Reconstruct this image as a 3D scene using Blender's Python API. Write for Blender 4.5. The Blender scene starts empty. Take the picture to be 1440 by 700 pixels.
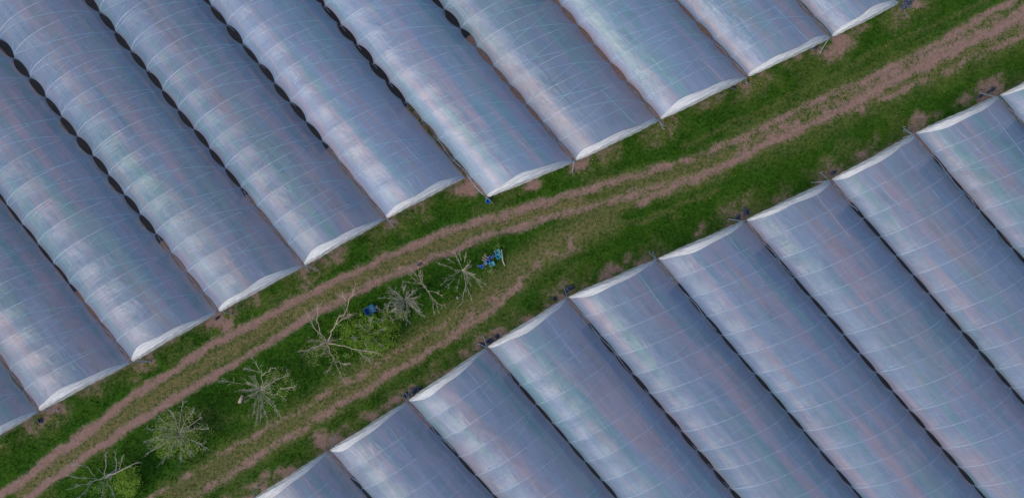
import bpy, math, random
import numpy as np
from mathutils import Vector

random.seed(7)
rng = np.random.default_rng(11)
SC = bpy.context.scene
COL = SC.collection

# ------------------------------------------------------------------ camera, sky, sun, exposure
CAM_H = 58.2          # drone height above the ground in metres
FPX = 960.0           # focal length in photo pixels (1440 wide)
cam_d = bpy.data.cameras.new('camera')
cam_d.sensor_width = 36.0
cam_d.lens = 24.0
cam_d.clip_end = 2000.0
cam = bpy.data.objects.new('camera', cam_d)
cam.location = (0, 0, CAM_H)
COL.objects.link(cam)
SC.camera = cam

SUN_AZ = Vector((-0.80, -0.60))           # towards the light, on the ground plane
SUN_EL = math.radians(38)
w = bpy.data.worlds.new('World')
SC.world = w
w.use_nodes = True
wn = w.node_tree.nodes
bg = wn['Background']
sky = wn.new('ShaderNodeTexSky')
sky.sky_type = 'NISHITA'
sky.sun_disc = False
sky.sun_elevation = SUN_EL
sky.sun_rotation = math.atan2(SUN_AZ.x, SUN_AZ.y)
sky.air_density = 1.0
sky.dust_density = 0.6
sky.ozone_density = 1.2
w.node_tree.links.new(sky.outputs[0], bg.inputs[0])
bg.inputs[1].default_value = 0.105

sun_d = bpy.data.lights.new('sun', 'SUN')
sun_d.energy = 1.5
sun_d.angle = math.radians(32)
sun_d.color = (1.0, 0.87, 0.72)
sun = bpy.data.objects.new('sun', sun_d)
to_sun = Vector((SUN_AZ.x * math.cos(SUN_EL), SUN_AZ.y * math.cos(SUN_EL), math.sin(SUN_EL)))
sun.rotation_euler = to_sun.to_track_quat('Z', 'Y').to_euler()
sun.location = (0, 0, 90)
COL.objects.link(sun)

SC.view_settings.view_transform = 'Standard'
SC.view_settings.look = 'None'
SC.view_settings.gamma = 1.0
SC.view_settings.exposure = 0.85
SC.view_settings.use_curve_mapping = False
SC.cycles.transparent_max_bounces = 16
SC.cycles.max_bounces = 6
SC.cycles.diffuse_bounces = 3
SC.cycles.glossy_bounces = 2

# ------------------------------------------------------------------ helpers
def P(px, py, z=0.0):
    """photo pixel -> world point at height z"""
    k = (CAM_H - z) / FPX
    return Vector(((px - 720) * k, (350 - py) * k, z))


class MB:
    def __init__(self):
        self.v = []; self.f = []; self.n = 0

    def add(self, verts, faces):
        b = self.n
        self.v.extend([tuple(p) for p in verts])
        self.f.extend([tuple(b + i for i in q) for q in faces])
        self.n += len(verts)

    def tube(self, pts, radii, sides=6, cap=True):
        pts = [Vector(p) for p in pts]
        if not hasattr(radii, '__len__'):
            radii = [radii] * len(pts)
        vs = []; fs = []
        n = len(pts)
        for i, p in enumerate(pts):
            a = pts[max(i - 1, 0)]; b = pts[min(i + 1, n - 1)]
            t = (b - a)
            t = t.normalized() if t.length > 1e-7 else Vector((0, 0, 1))
            ref = Vector((0, 0, 1)) if abs(t.z) < 0.9 else Vector((1, 0, 0))
            s = t.cross(ref).normalized(); u = s.cross(t)
            for k in range(sides):
                ang = 2 * math.pi * k / sides
                vs.append(p + (s * math.cos(ang) + u * math.sin(ang)) * radii[i])
        for i in range(n - 1):
            for k in range(sides):
                k2 = (k + 1) % sides
                fs.append((i * sides + k, i * sides + k2, (i + 1) * sides + k2, (i + 1) * sides + k))
        if cap:
            fs.append(tuple(range(sides))[::-1])
            fs.append(tuple((n - 1) * sides + k for k in range(sides)))
        self.add(vs, fs)

    def box(self, c, size, rz=0.0, taper=1.0, tilt=(0, 0)):
        from mathutils import Euler
        e = Euler((tilt[0], tilt[1], rz)).to_matrix()
        vs = []
        for z in (-1, 1):
            t = taper if z < 0 else 1.0
            for x, y in ((-1, -1), (1, -1), (1, 1), (-1, 1)):
                vs.append(Vector(c) + e @ Vector((x * size[0] / 2 * t, y * size[1] / 2 * t, z * size[2] / 2)))
        self.add(vs, [(3, 2, 1, 0), (4, 5, 6, 7), (0, 1, 5, 4), (1, 2, 6, 5), (2, 3, 7, 6), (3, 0, 4, 7)])

    def build(self, name, mat, parent=None, smooth=False):
        me = bpy.data.meshes.new(name)
        me.from_pydata(self.v, [], self.f)
        if smooth:
            me.polygons.foreach_set('use_smooth', [True] * len(me.polygons))
        me.materials.append(mat)
        o = bpy.data.objects.new(name, me)
        COL.objects.link(o)
        if parent:
            o.parent = parent
            o.matrix_parent_inverse = parent.matrix_world.inverted()
        return o


def np_mesh(name, verts, faces, mat, smooth=True):
    """verts (N,3), faces (M,k) numpy arrays"""
    me = bpy.data.meshes.new(name)
    k = faces.shape[1]
    me.vertices.add(len(verts)); me.vertices.foreach_set('co', np.ascontiguousarray(verts, np.float32).ravel())
    me.loops.add(faces.size); me.loops.foreach_set('vertex_index', np.ascontiguousarray(faces, np.int32).ravel())
    me.polygons.add(len(faces))
    me.polygons.foreach_set('loop_start', np.arange(0, faces.size, k, dtype=np.int32))
    me.polygons.foreach_set('use_smooth', np.full(len(faces), smooth))
    me.update(calc_edges=True)
    me.materials.append(mat)
    return me


def attr(me, name, data):
    a = me.attributes.new(name, 'FLOAT', 'POINT')
    a.data.foreach_set('value', np.ascontiguousarray(data, np.float32))


def link(name, me, parent=None):
    o = bpy.data.objects.new(name, me)
    COL.objects.link(o)
    if parent:
        o.parent = parent
        o.matrix_parent_inverse = parent.matrix_world.inverted()
    return o


def tag(o, label=None, cat=None, group=None, kind=None):
    if label: o['label'] = label
    if cat: o['category'] = cat
    if group: o['group'] = group
    if kind: o['kind'] = kind
    return o


def empty(name, loc):
    o = bpy.data.objects.new(name, None)
    o.location = loc
    COL.objects.link(o)
    o.matrix_world.translation = Vector(loc)
    return o


def vnoise(x, y, seed=0):
    """smooth value noise, numpy arrays in, 0..1 out"""
    r = np.random.default_rng(seed)
    tab = r.random((256, 256))
    xi = np.floor(x).astype(int); yi = np.floor(y).astype(int)
    fx = x - xi; fy = y - yi
    fx = fx * fx * (3 - 2 * fx); fy = fy * fy * (3 - 2 * fy)
    a = tab[xi % 256, yi % 256]; b = tab[(xi + 1) % 256, yi % 256]
    c = tab[xi % 256, (yi + 1) % 256]; d = tab[(xi + 1) % 256, (yi + 1) % 256]
    return (a * (1 - fx) + b * fx) * (1 - fy) + (c * (1 - fx) + d * fx) * fy


def fbm(x, y, seed=0, oct=4):
    s = 0; a = 0.5; t = 0
    for i in range(oct):
        s = s + a * vnoise(x * 2 ** i + 17.3 * i, y * 2 ** i + 5.1 * i, seed + i); t += a; a *= 0.5
    return s / t


# ------------------------------------------------------------------ materials
class NT:
    """tiny node-tree writer"""
    def __init__(self, name):
        self.m = bpy.data.materials.new(name); self.m.use_nodes = True
        self.t = self.m.node_tree; self.t.nodes.clear()
        self.out = self.n('ShaderNodeOutputMaterial')

    def n(self, typ, **kw):
        nd = self.t.nodes.new(typ)
        for k, v in kw.items():
            setattr(nd, k, v)
        return nd

    def l(self, a, b):
        self.t.links.new(a, b)

    def val(self, sock, v):
        if hasattr(v, 'is_linked') or hasattr(v, 'links'):
            self.l(v, sock)
        else:
            sock.default_value = v

    def attr(self, name):
        return self.n('ShaderNodeAttribute', attribute_name=name).outputs['Fac']

    def noise(self, vec, scale, detail=4.0, rough=0.55):
        nd = self.n('ShaderNodeTexNoise')
        if vec is not None: self.l(vec, nd.inputs['Vector'])
        nd.inputs['Scale'].default_value = scale; nd.inputs['Detail'].default_value = detail
        nd.inputs['Roughness'].default_value = rough
        return nd.outputs['Fac']

    def ramp(self, f, lo, hi, a=0.0, b=1.0):
        nd = self.n('ShaderNodeMapRange'); nd.clamp = True
        self.val(nd.inputs[0], f)
        for i, v in enumerate((lo, hi, a, b)):
            self.val(nd.inputs[i + 1], v)
        return nd.outputs[0]

    def math(self, op, a, b=0.0):
        nd = self.n('ShaderNodeMath', operation=op)
        self.val(nd.inputs[0], a); self.val(nd.inputs[1], b)
        return nd.outputs[0]

    def mix(self, f, a, b):
        nd = self.n('ShaderNodeMix', data_type='RGBA')
        self.val(nd.inputs[0], f)
        for s, v in ((nd.inputs[6], a), (nd.inputs[7], b)):
            if isinstance(v, tuple): s.default_value = (*v, 1.0) if len(v) == 3 else v
            else: self.l(v, s)
        return nd.outputs[2]

    def bsdf(self, color, rough=0.6, spec=0.5, metal=0.0):
        b = self.n('ShaderNodeBsdfPrincipled')
        if isinstance(color, tuple): b.inputs['Base Color'].default_value = (*color, 1.0)
        else: self.l(color, b.inputs['Base Color'])
        self.val(b.inputs['Roughness'], rough)
        b.inputs['Specular IOR Level'].default_value = spec
        b.inputs['Metallic'].default_value = metal
        return b

    def bump(self, h, strength, dist):
        nd = self.n('ShaderNodeBump')
        nd.inputs['Strength'].default_value = strength; nd.inputs['Distance'].default_value = dist
        self.l(h, nd.inputs['Height'])
        return nd.outputs[0]

    def done(self, sh):
        self.l(sh, self.out.inputs['Surface'])
        return self.m


def simple(name, color, rough=0.6, spec=0.4, metal=0.0, var=0.25, scale=6.0, bump=0.0):
    t = NT(name)
    co = t.n('ShaderNodeTexCoord').outputs['Object']
    f = t.noise(co, scale, 5)
    dark = tuple(c * (1 - var) for c in color); lite = tuple(min(1, c * (1 + var)) for c in color)
    b = t.bsdf(t.mix(t.ramp(f, 0.3, 0.7), dark, lite), rough, spec, metal)
    if bump:
        t.l(t.bump(t.noise(co, scale * 3, 4), bump, 0.02), b.inputs['Normal'])
    return t.done(b.outputs[0])


def film_material():
    t = NT('polythene_film')
    u = t.attr('fu'); v = t.attr('fv')
    oi = t.n('ShaderNodeObjectInfo')
    sep = t.n('ShaderNodeSeparateColor'); t.l(oi.outputs['Color'], sep.inputs[0])
    def vec(ku, kv, off=0.0):
        c = t.n('ShaderNodeCombineXYZ')
        t.l(t.math('MULTIPLY', u, ku), c.inputs[0]); t.l(t.math('MULTIPLY', v, kv), c.inputs[1])
        c.inputs[2].default_value = off
        return c.outputs[0]
    streak = t.noise(vec(2.6, 0.10), 1.0, 5, 0.65)         # long streaks of dust and condensation
    fine = t.noise(vec(16, 0.9, 3.0), 1.0, 3, 0.6)         # fine lengthwise creases
    cross = t.noise(vec(0.5, 7.0, 7.0), 1.0, 3, 0.6)       # faint crosswise creases
    blot = t.noise(vec(0.5, 0.25, 9.0), 1.0, 4, 0.6)
    # opacity of the film
    op = t.math('ADD', sep.outputs[0], t.math('MULTIPLY', t.math('SUBTRACT', streak, 0.5), 0.30))
    op = t.math('ADD', op, t.math('MULTIPLY', t.math('SUBTRACT', blot, 0.5), 0.22))
    op = t.math('ADD', op, t.math('MULTIPLY', t.math('SUBTRACT', fine, 0.5), 0.10))
    op = t.ramp(op, 0.0, 1.0)
    fin2 = t.noise(vec(9.0, 0.35, 31.0), 1.0, 2, 0.5); cro2 = t.noise(vec(0.9, 14.0, 37.0), 1.0, 2, 0.5)
    patch = t.ramp(t.noise(vec(0.8, 0.5, 41.0), 1.0, 2, 0.5), 0.42, 0.62)
    h = t.math('ADD', t.math('MULTIPLY', fine, 0.55), t.math('MULTIPLY', cross, 0.95))
    h = t.math('ADD', h, t.math('MULTIPLY', patch, t.math('ADD', t.math('MULTIPLY', fin2, 1.0), t.math('MULTIPLY', cro2, 0.5))))
    nrm = t.bump(h, 0.60, 0.05)
    tA = t.noise(vec(0.62, 0.05, 13.0), 1.0, 4, 0.62); tB = t.noise(vec(0.70, 0.06, 23.0), 1.0, 4, 0.62)
    # weathered film: faint teal and mauve sheen in long streaks
    basec = t.mix(t.ramp(tA, 0.48, 0.64, 0, 0.9), (0.32, 0.445, 0.68), (0.25, 0.50, 0.58))
    basec = t.mix(t.ramp(tB, 0.48, 0.64, 0, 0.9), basec, (0.52, 0.46, 0.60))
    rgh = t.math('ADD', t.ramp(blot, 0.3, 0.7, 0.25, 0.38), t.math('MULTIPLY', t.math('SUBTRACT', fine, 0.5), 0.25))
    b = t.bsdf(basec, rgh, 1.0)
    t.l(nrm, b.inputs['Normal'])
    tl = t.n('ShaderNodeBsdfTranslucent'); tl.inputs[0].default_value = (0.60, 0.64, 0.70, 1)
    m1 = t.n('ShaderNodeMixShader'); m1.inputs[0].default_value = 0.34
    t.l(b.outputs[0], m1.inputs[1]); t.l(tl.outputs[0], m1.inputs[2])
    tr = t.n('ShaderNodeBsdfTransparent'); tr.inputs[0].default_value = (0.90, 0.93, 0.95, 1)
    m2 = t.n('ShaderNodeMixShader')
    t.l(op, m2.inputs[0]); t.l(tr.outputs[0], m2.inputs[1]); t.l(m1.outputs[0], m2.inputs[2])
    return t.done(m2.outputs[0])


def flap_material():
    t = NT('gathered_film')
    u = t.attr('fu'); v = t.attr('fv')
    c = t.n('ShaderNodeCombineXYZ')
    t.l(t.math('MULTIPLY', u, 0.9), c.inputs[0]); t.l(t.math('MULTIPLY', v, 9.0), c.inputs[1])
    n = t.noise(c.outputs[0], 1.0, 5, 0.65)
    b = t.bsdf(t.mix(t.ramp(n, 0.3, 0.7), (0.66, 0.68, 0.70), (0.88, 0.87, 0.85)), 0.4, 0.5)
    t.l(t.bump(n, 0.9, 0.10), b.inputs['Normal'])
    tl = t.n('ShaderNodeBsdfTranslucent'); tl.inputs[0].default_value = (0.6, 0.62, 0.66, 1)
    m = t.n('ShaderNodeMixShader'); m.inputs[0].default_value = 0.2
    t.l(b.outputs[0], m.inputs[1]); t.l(tl.outputs[0], m.inputs[2])
    tr = t.n('ShaderNodeBsdfTransparent'); tr.inputs[0].default_value = (0.9, 0.93, 0.95, 1)
    m2 = t.n('ShaderNodeMixShader')
    hang = t.ramp(v, 0.86, 0.98)      # the part that hangs outside is a single layer of film
    t.l(t.math('MULTIPLY', t.ramp(n, 0.25, 0.6, 0.72, 0.97), t.ramp(hang, 0.0, 1.0, 1.0, 0.62)), m2.inputs[0])
    t.l(tr.outputs[0], m2.inputs[1]); t.l(m.outputs[0], m2.inputs[2])
    return t.done(m2.outputs[0])


def ground_material():
    t = NT('ground_grass_and_soil')
    co = t.n('ShaderNodeNewGeometry').outputs['Position']
    dirt = t.attr('dirt'); dry = t.attr('dry'); inside = t.attr('inside'); row = t.attr('row')
    n1 = t.noise(co, 0.45, 5); n2 = t.noise(co, 3.5, 5, 0.65); n3 = t.noise(co, 14, 4, 0.7); n4 = t.noise(co, 0.12, 3)
    grass = t.mix(t.ramp(n2, 0.35, 0.68), (0.014, 0.052, 0.004), (0.045, 0.115, 0.010))
    grass = t.mix(t.ramp(n1, 0.45, 0.75, 0, 0.6), grass, (0.070, 0.125, 0.012))
    grass = t.mix(t.ramp(n4, 0.5, 0.7, 0, 0.35), grass, (0.018, 0.070, 0.008))
    straw = t.mix(n3, (0.13, 0.092, 0.035), (0.30, 0.205, 0.12))
    grass = t.mix(t.math('MULTIPLY', dry, t.ramp(t.math('ADD', t.math('MULTIPLY', n3, 0.6), t.math('MULTIPLY', n2, 0.4)), 0.42, 0.56)), grass, straw)
    soil = t.mix(t.ramp(n2, 0.3, 0.7), (0.205, 0.118, 0.092), (0.295, 0.185, 0.150))
    soil = t.mix(t.ramp(n3, 0.5, 0.72, 0, 0.6), soil, (0.39, 0.27, 0.22))
    d2 = t.math('ADD', dirt, t.math('MULTIPLY', t.math('SUBTRACT', n3, 0.5), 0.95))
    d2 = t.math('ADD', d2, t.math('MULTIPLY', t.math('SUBTRACT', n2, 0.5), 0.55))
    col = t.mix(t.ramp(d2, 0.36, 0.80), grass, soil)
    ins = t.mix(t.ramp(n2, 0.3, 0.7), (0.22, 0.135, 0.11), (0.33, 0.22, 0.185))
    ins = t.mix(t.math('MULTIPLY', row, 0.8), ins, (0.06, 0.13, 0.07))
    col = t.mix(inside, col, ins)
    b = t.bsdf(col, 0.95, 0.04)
    t.l(t.bump(t.math('ADD', n3, t.math('MULTIPLY', n2, 1.5)), 0.6, 0.06), b.inputs['Normal'])
    return t.done(b.outputs[0])


def leaf_material(name, a, bcol, trans=0.3):
    t = NT(name)
    tint = t.attr('tint')
    c = t.mix(tint, a, bcol)
    b = t.bsdf(c, 0.65, 0.12)
    tl = t.n('ShaderNodeBsdfTranslucent'); t.l(c, tl.inputs[0])
    m = t.n('ShaderNodeMixShader'); m.inputs[0].default_value = trans
    t.l(b.outputs[0], m.inputs[1]); t.l(tl.outputs[0], m.inputs[2])
    return t.done(m.outputs[0])


M = dict(
    film=film_material(), flap=flap_material(), ground=ground_material(),
    steel=simple('galvanised_tube', (0.33, 0.40, 0.48), 0.55, 0.5, 0.2, 0.2, 4),
    flap_roll=simple('rolled_film_edge', (0.20, 0.23, 0.28), 0.4, 0.5, 0, 0.5, 6, 0.5),
    rope=simple('pale_blue_rope', (0.27, 0.50, 0.62), 0.8, 0.2, 0, 0.2, 10),
    strip_black=simple('black_strip', (0.024, 0.023, 0.026), 0.7, 0.3, 0, 0.4, 8, 0.4),
    dark_film=simple('dark_plastic_sheet', (0.055, 0.065, 0.095), 0.35, 0.5, 0, 0.5, 9, 0.6),
    bark=simple('pale_dead_bark', (0.46, 0.40, 0.30), 0.85, 0.2, 0, 0.35, 9, 0.5),
    bark_warm=simple('pinkish_bark', (0.48, 0.37, 0.27), 0.85, 0.2, 0, 0.35, 9, 0.5),
    bark_grey=simple('grey_bark', (0.40, 0.365, 0.29), 0.85, 0.2, 0, 0.35, 9, 0.5),
    blue=simple('blue_plastic', (0.015, 0.20, 0.58), 0.4, 0.5, 0, 0.25, 12),
    bluedk=simple('faded_dark_blue_plastic', (0.025, 0.17, 0.36), 0.5, 0.4, 0, 0.35, 12),
    teal=simple('teal_plastic', (0.04, 0.36, 0.43), 0.45, 0.5, 0, 0.2, 12),
    teal_lt=simple('pale_teal_plastic', (0.14, 0.45, 0.50), 0.5, 0.5, 0, 0.2, 12),
    purple=simple('dark_purple_plastic', (0.035, 0.022, 0.06), 0.5, 0.4, 0, 0.3, 12),
    orange=simple('terracotta_plastic', (0.36, 0.12, 0.05), 0.6, 0.4, 0, 0.2, 12),
    wood=simple('weathered_plank', (0.42, 0.31, 0.24), 0.8, 0.2, 0, 0.25, 8, 0.3),
    wood_cut=simple('cut_wood', (0.40, 0.22, 0.09), 0.8, 0.2, 0, 0.25, 8, 0.3),
    tan=simple('tan_sack', (0.34, 0.25, 0.11), 0.85, 0.2, 0, 0.25, 10, 0.4),
    white=simple('offwhite_plastic', (0.58, 0.58, 0.56), 0.5, 0.4, 0, 0.15, 10, 0.2),
    stone=simple('pale_stone', (0.38, 0.35, 0.30), 0.9, 0.2, 0, 0.25, 9, 0.4),
    grassblade=leaf_material('grass_blades', (0.015, 0.062, 0.004), (0.062, 0.145, 0.010)),
    leaf_lime=leaf_material('lime_leaves', (0.10, 0.20, 0.018), (0.26, 0.38, 0.045), 0.4),
    leaf_pale=leaf_material('pale_leaves', (0.18, 0.23, 0.06), (0.38, 0.42, 0.14), 0.4),
    leaf_green=leaf_material('fresh_leaves', (0.08, 0.17, 0.02), (0.18, 0.32, 0.04), 0.4),
    leaf_crop=leaf_material('crop_leaves', (0.04, 0.13, 0.07), (0.10, 0.24, 0.12), 0.3),
    flower=simple('yellow_flowers', (0.55, 0.42, 0.02), 0.7, 0.2, 0, 0.2, 10),
)

# ------------------------------------------------------------------ layout of the tunnels (photo pixels at gutter height)
ZG = 1.7
RISE = 1.75
HOOP = 2.07
# gutter = (corner x, corner y, another point on the gutter farther in)
UP = [((-66, 651), (-300, 320)), ((55, 577), (-8, 490)), ((185, 508), (0, 276)), ((307, 438), (0, 57)),
      ((427, 373), (126, 0)), ((542, 307), (290, 0)), ((655, 248), (448, 0)), ((808, 226), (612, 0)),
      ((927, 168), (780, 0)), ((1050, 108), (950, 0)), ((1168, 52), (1121, 0)), ((1263, 3), (1210, -55))]
LO = [((352, 705), (420, 782)), ((463, 634), (522, 701)), ((574, 564), (698, 700)), ((685, 489), (868, 700)),
      ((798, 419), (1038, 700)), ((924, 365), (1211, 700)), ((1048, 311), (1385, 700)), ((1168, 254), (1440, 566)),
      ((1286, 189), (1440, 368)), ((1404, 136), (1560, 318)), ((1520, 78), (1676, 260))]


def gutter(c, q):
    a = P(*c, ZG); b = P(*q, ZG)
    return a, (b - a).normalized()


class Bay:
    def __init__(s, A, B, i, block, la, lb, length, op, gapL, gapR):
        s.A, s.dA = A; s.B, s.dB = B
        s.ext = la
        s.i = i; s.block = block; s.L = length; s.op = op; s.gl = gapL; s.gr = gapR
        s.n = int(length / HOOP)

    def line(s, side, v):
        if side < 0:
            return s.A + s.dA * v
        return s.B + s.dB * v

    def gap(s, side, v):
        t = (v / HOOP) % 1.0
        k = math.floor(v / HOOP)
        g = (s.gl if side < 0 else s.gr)(v) * (0.55 + 0.8 * ((math.sin(k * 12.9898 + s.i * 3.1 + side * 0) * 43758.5) % 1.0))
        return 0.035 + 0.085 * max(0.0, 1 - v / 10.0) + (0.40 * math.sin(math.pi * t) ** 0.75 if s.block == 'U' else 0.03 + 0.26 * math.sin(math.pi * t) ** 0.6) * g * min(1.0, 0.45 + v / 16.0)

    def point(s, sp, v, lift=0.0):
        """sp in -1..1 across, v metres in from the end"""
        a = s.line(-1, v); b = s.line(1, v)
        wid = (b - a).length
        th = sp * math.radians(64)
        x = math.sin(th) / math.sin(math.radians(64))
        z = RISE * (math.cos(th) - math.cos(math.radians(64))) / (1 - math.cos(math.radians(64)))
        t = (v / HOOP) % 1.0
        sag = math.sin(math.pi * t)
        z -= 0.072 * sag ** 1.2 * (0.35 + 0.65 * math.cos(th * 1.2))
        # the free edges are drawn in between the hoops
        ed = abs(x) ** 5
        gp = s.gap(-1 if sp < 0 else 1, v)
        x = x * (1 - ed * gp / (wid / 2))
        z += ed * gp * 0.5
        c = (a + b) / 2; d = (b - a) / 2
        p = c + d * x
        return Vector((p.x, p.y, ZG + z + lift))


def gapfn(g0, g1, lo=2.0, hi=14.0):
    return lambda v: g0 + (g1 - g0) * min(1, max(0, (v - lo) / (hi - lo)))


bays = []
gU = [gutter(*g) for g in UP]; gL = [gutter(*g) for g in LO]
# gap widths: (near the end, farther in)
gwU = [(0.35, 0.5), (0.45, 0.5), (0.30, 0.34), (0.34, 0.70), (0.20, 0.62), (0.24, 0.68), (0.34, 0.62), (0.34, 0.62),
       (0.42, 0.40), (0.42, 0.36), (0.40, 0.36), (0.4, 0.4)]
gwL = [(0.3, 0.3), (0.34, 0.34), (0.28, 0.30), (0.26, 0.34), (0.36, 0.50), (0.30, 0.36), (0.30, 0.44), (0.34, 0.44),
       (0.34, 0.44), (0.36, 0.40), (0.3, 0.3)]
opU = [0.66, 0.64, 0.66, 0.66, 0.64, 0.78, 0.80, 0.66, 0.76, 0.72, 0.74]
opL = [0.66, 0.68, 0.68, 0.70, 0.66, 0.68, 0.66, 0.66, 0.66, 0.68]
lenU = [40, 46, 52, 56, 58, 52, 46, 42, 36, 30, 24]
lenL = [14, 18, 24, 30, 36, 40, 40, 36, 30, 26]
for i in range(len(UP) - 1):
    A, B = gU[i], gU[i + 1]
    if i == 6:   # this tunnel sticks out past its neighbour on one side
        A = gutter((684, 277), (448, -1))
    bays.append(Bay(A, B, i, 'U', 0, 0, lenU[i], opU[i], gapfn(*gwU[i]), gapfn(*gwU[i + 1])))
for i in range(len(LO) - 1):
    A, B = gL[i], gL[i + 1]
    bays.append(Bay(A, B, i + 20, 'L', 0, 0, lenL[i], opL[i], gapfn(*gwL[i]), gapfn(*gwL[i + 1])))

# ------------------------------------------------------------------ ground
def dist_poly(X, Y, pts):
    """distance and arc parameter (0..1) to a polyline in world metres"""
    best = np.full(X.shape, 1e9); par = np.zeros(X.shape)
    segs = []; tot = 0
    for a, b in zip(pts[:-1], pts[1:]):
        l = math.hypot(b[0] - a[0], b[1] - a[1]); segs.append((a, b, tot, l)); tot += l
    for a, b, s0, l in segs:
        dx, dy = b[0] - a[0], b[1] - a[1]
        t = np.clip(((X - a[0]) * dx + (Y - a[1]) * dy) / (l * l), 0, 1)
        d = np.hypot(X - a[0] - t * dx, Y - a[1] - t * dy)
        m = d < best
        best = np.where(m, d, best); par = np.where(m, (s0 + t * l) / tot, par)
    return best, par


def W(pts):
    return [tuple(P(*p))[:2] for p in pts]


# (points, half width m, strength at start, strength at end, belongs to track 0 upper / 1 lower)
TRACKS = [
    (W([(-120, 780), (10, 690), (125, 605), (200, 550), (300, 485), (400, 430), (475, 395), (520, 373), (580, 345), (650, 318),
        (720, 300), (800, 275), (867, 254), (939, 234)]), 0.42, 1.0, 0.75, 0),
    (W([(-60, 775), (45, 697), (150, 620), (250, 557), (350, 500), (425, 452), (480, 422), (540, 390), (600, 366), (660, 343), (720, 322),
        (780, 303), (840, 288), (933, 260)]), 0.40, 1.0, 0.72, 0),
    (W([(900, 286), (967, 255), (1000, 240), (1040, 222), (1078, 202), (1120, 185), (1190, 150), (1310, 88), (1440, 22), (1600, -50)]), 0.42, 0.8, 1.0, 0),
    (W([(939, 234), (1030, 200), (1100, 165), (1180, 130), (1250, 98), (1320, 60), (1400, 14), (1500, -40)]), 0.40, 0.62, 0.85, 0),
    (W([(1040, 215), (1150, 158), (1240, 115), (1330, 72), (1440, 20), (1560, -40)]), 0.95, 0.56, 0.82, 0),
    (W([(1170, 172), (1250, 137), (1330, 100), (1440, 48)]), 0.5, 0.45, 0.6, 0),
    (W([(110, 785), (217, 697), (286, 654), (360, 611), (394, 591), (437, 569), (474, 544), (514, 523), (543, 506), (600, 470), (650, 440)]), 0.34, 0.54, 0.55, 1),
    (W([(160, 775), (271, 697), (334, 660), (383, 629), (443, 591), (486, 566), (523, 543), (557, 520), (597, 498), (626, 478), (670, 453),
        (700, 428), (730, 398)]), 0.42, 0.62, 0.80, 1),
    (W([(640, 470), (690, 430), (735, 385), (780, 358), (805, 338)]), 0.75, 0.60, 0.45, 1),
]
FAINT = [
    (W([(690, 400), (760, 352), (820, 330), (917, 306), (964, 284), (1010, 265)]), 0.30, 0.5),
    (W([(960, 207), (1050, 165), (1146, 118), (1223, 77), (1319, 32), (1390, 0)]), 0.28, 0.42),
    (W([(800, 300), (860, 285), (940, 262), (1010, 236)]), 1.1, 0.85),
    (W([(840, 262), (940, 246), (1020, 215), (1110, 175)]), 1.1, 0.75),
    (W([(245, 697), (385, 612), (520, 528), (670, 430), (770, 350), (850, 310)]), 1.6, 0.8),
    (W([(28, 694), (140, 612), (240, 545), (360, 470), (480, 405), (560, 368), (700, 310), (820, 283)]), 0.80, 1.0),
    (W([(1060, 200), (1250, 115), (1440, 30)]), 2.2, 0.7),
]


def axis(lo, hi, step, out):
    core = np.arange(lo, hi + step, step)
    far = [4, 10, 20, 40, 80, 160, 300]
    return np.concatenate([[lo - f for f in far[::-1]], core, [core[-1] + f for f in far]])


gx = axis(-46, 46, 0.15, 0); gy = axis(-23, 23, 0.15, 0)
X, Y = np.meshgrid(gx, gy)
wx = (fbm(X * 0.9, Y * 0.9, 3) - 0.5); wy = (fbm(X * 0.9, Y * 0.9, 33) - 0.5)
XX = X + wx * 0.7; YY = Y + wy * 0.7
dirt = np.zeros(X.shape); rut = np.zeros(X.shape); owner = np.zeros(X.shape, int)
brk = fbm(X * 1.4, Y * 1.4, 71, 4)
for pts, hw, s0, s1, own in TRACKS:
    d, t = dist_poly(XX, YY, pts)
    st = s0 + (s1 - s0) * t
    m = np.clip(1.12 - d / hw * 0.58, 0, 1)
    val = m * np.clip(st + (brk - 0.5) * 2.2 * (1.05 - st), 0, 1)
    owner = np.where(val > dirt, own, owner)
    dirt = np.maximum(dirt, val)
    rut = np.maximum(rut, np.clip(1 - d / (hw * 1.2), 0, 1) * st)
dry = np.zeros(X.shape)
for pts, hw, s in FAINT:
    d, t = dist_poly(XX, YY, pts)
    dry = np.maximum(dry, s * np.clip(1.3 - d / hw, 0, 1))
dry = np.maximum(dry, np.clip((fbm(X * 0.35, Y * 0.35, 91) - 0.64) * 4, 0, 0.3))
track_dirt = dirt.copy()
# bare patches of soil round the end posts and at the middle of the tunnel mouths
pr = random.Random(5)
patches = []
for lst, sgn in ((UP, 1), (LO, -1)):
    for k, (c, q) in enumerate(lst):
        off = (5, 9) if sgn > 0 else (-6, -9)
        patches.append((c[0] + off[0], c[1] + off[1], pr.uniform(0.9, 1.5), pr.uniform(0.6, 0.95)))
        patches.append((c[0] + off[0] * .5 + (14 if sgn > 0 else -16), c[1] + off[1] * .5 - (7 if sgn > 0 else -10), pr.uniform(0.5, 1.0), 0.8))
    for (c, q), (c2, q2) in zip(lst[:-1], lst[1:]):
        f = pr.uniform(0.36, 0.58)
        off = (3, 6) if sgn > 0 else (-5, -8)
        patches.append((c[0] + (c2[0] - c[0]) * f + off[0], c[1] + (c2[1] - c[1]) * f + off[1], pr.uniform(0.5, 0.95), pr.uniform(0.55, 0.95)))
patches += [(746, 262, 0.75, 1.0), (700, 470, 1.0, 0.8), (740, 447, 0.7, 0.9), (520, 587, 0.9, 0.8), (405, 664, 0.9, 0.9), (480, 612, 0.9, 0.9),
            (1045, 300, 1.2, 0.8), (1292, 175, 1.0, 0.9), (1280, 5, 1.6, 0.8), (630, 517, 0.7, 0.9), (355, 690, 1.3, .8)]
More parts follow.
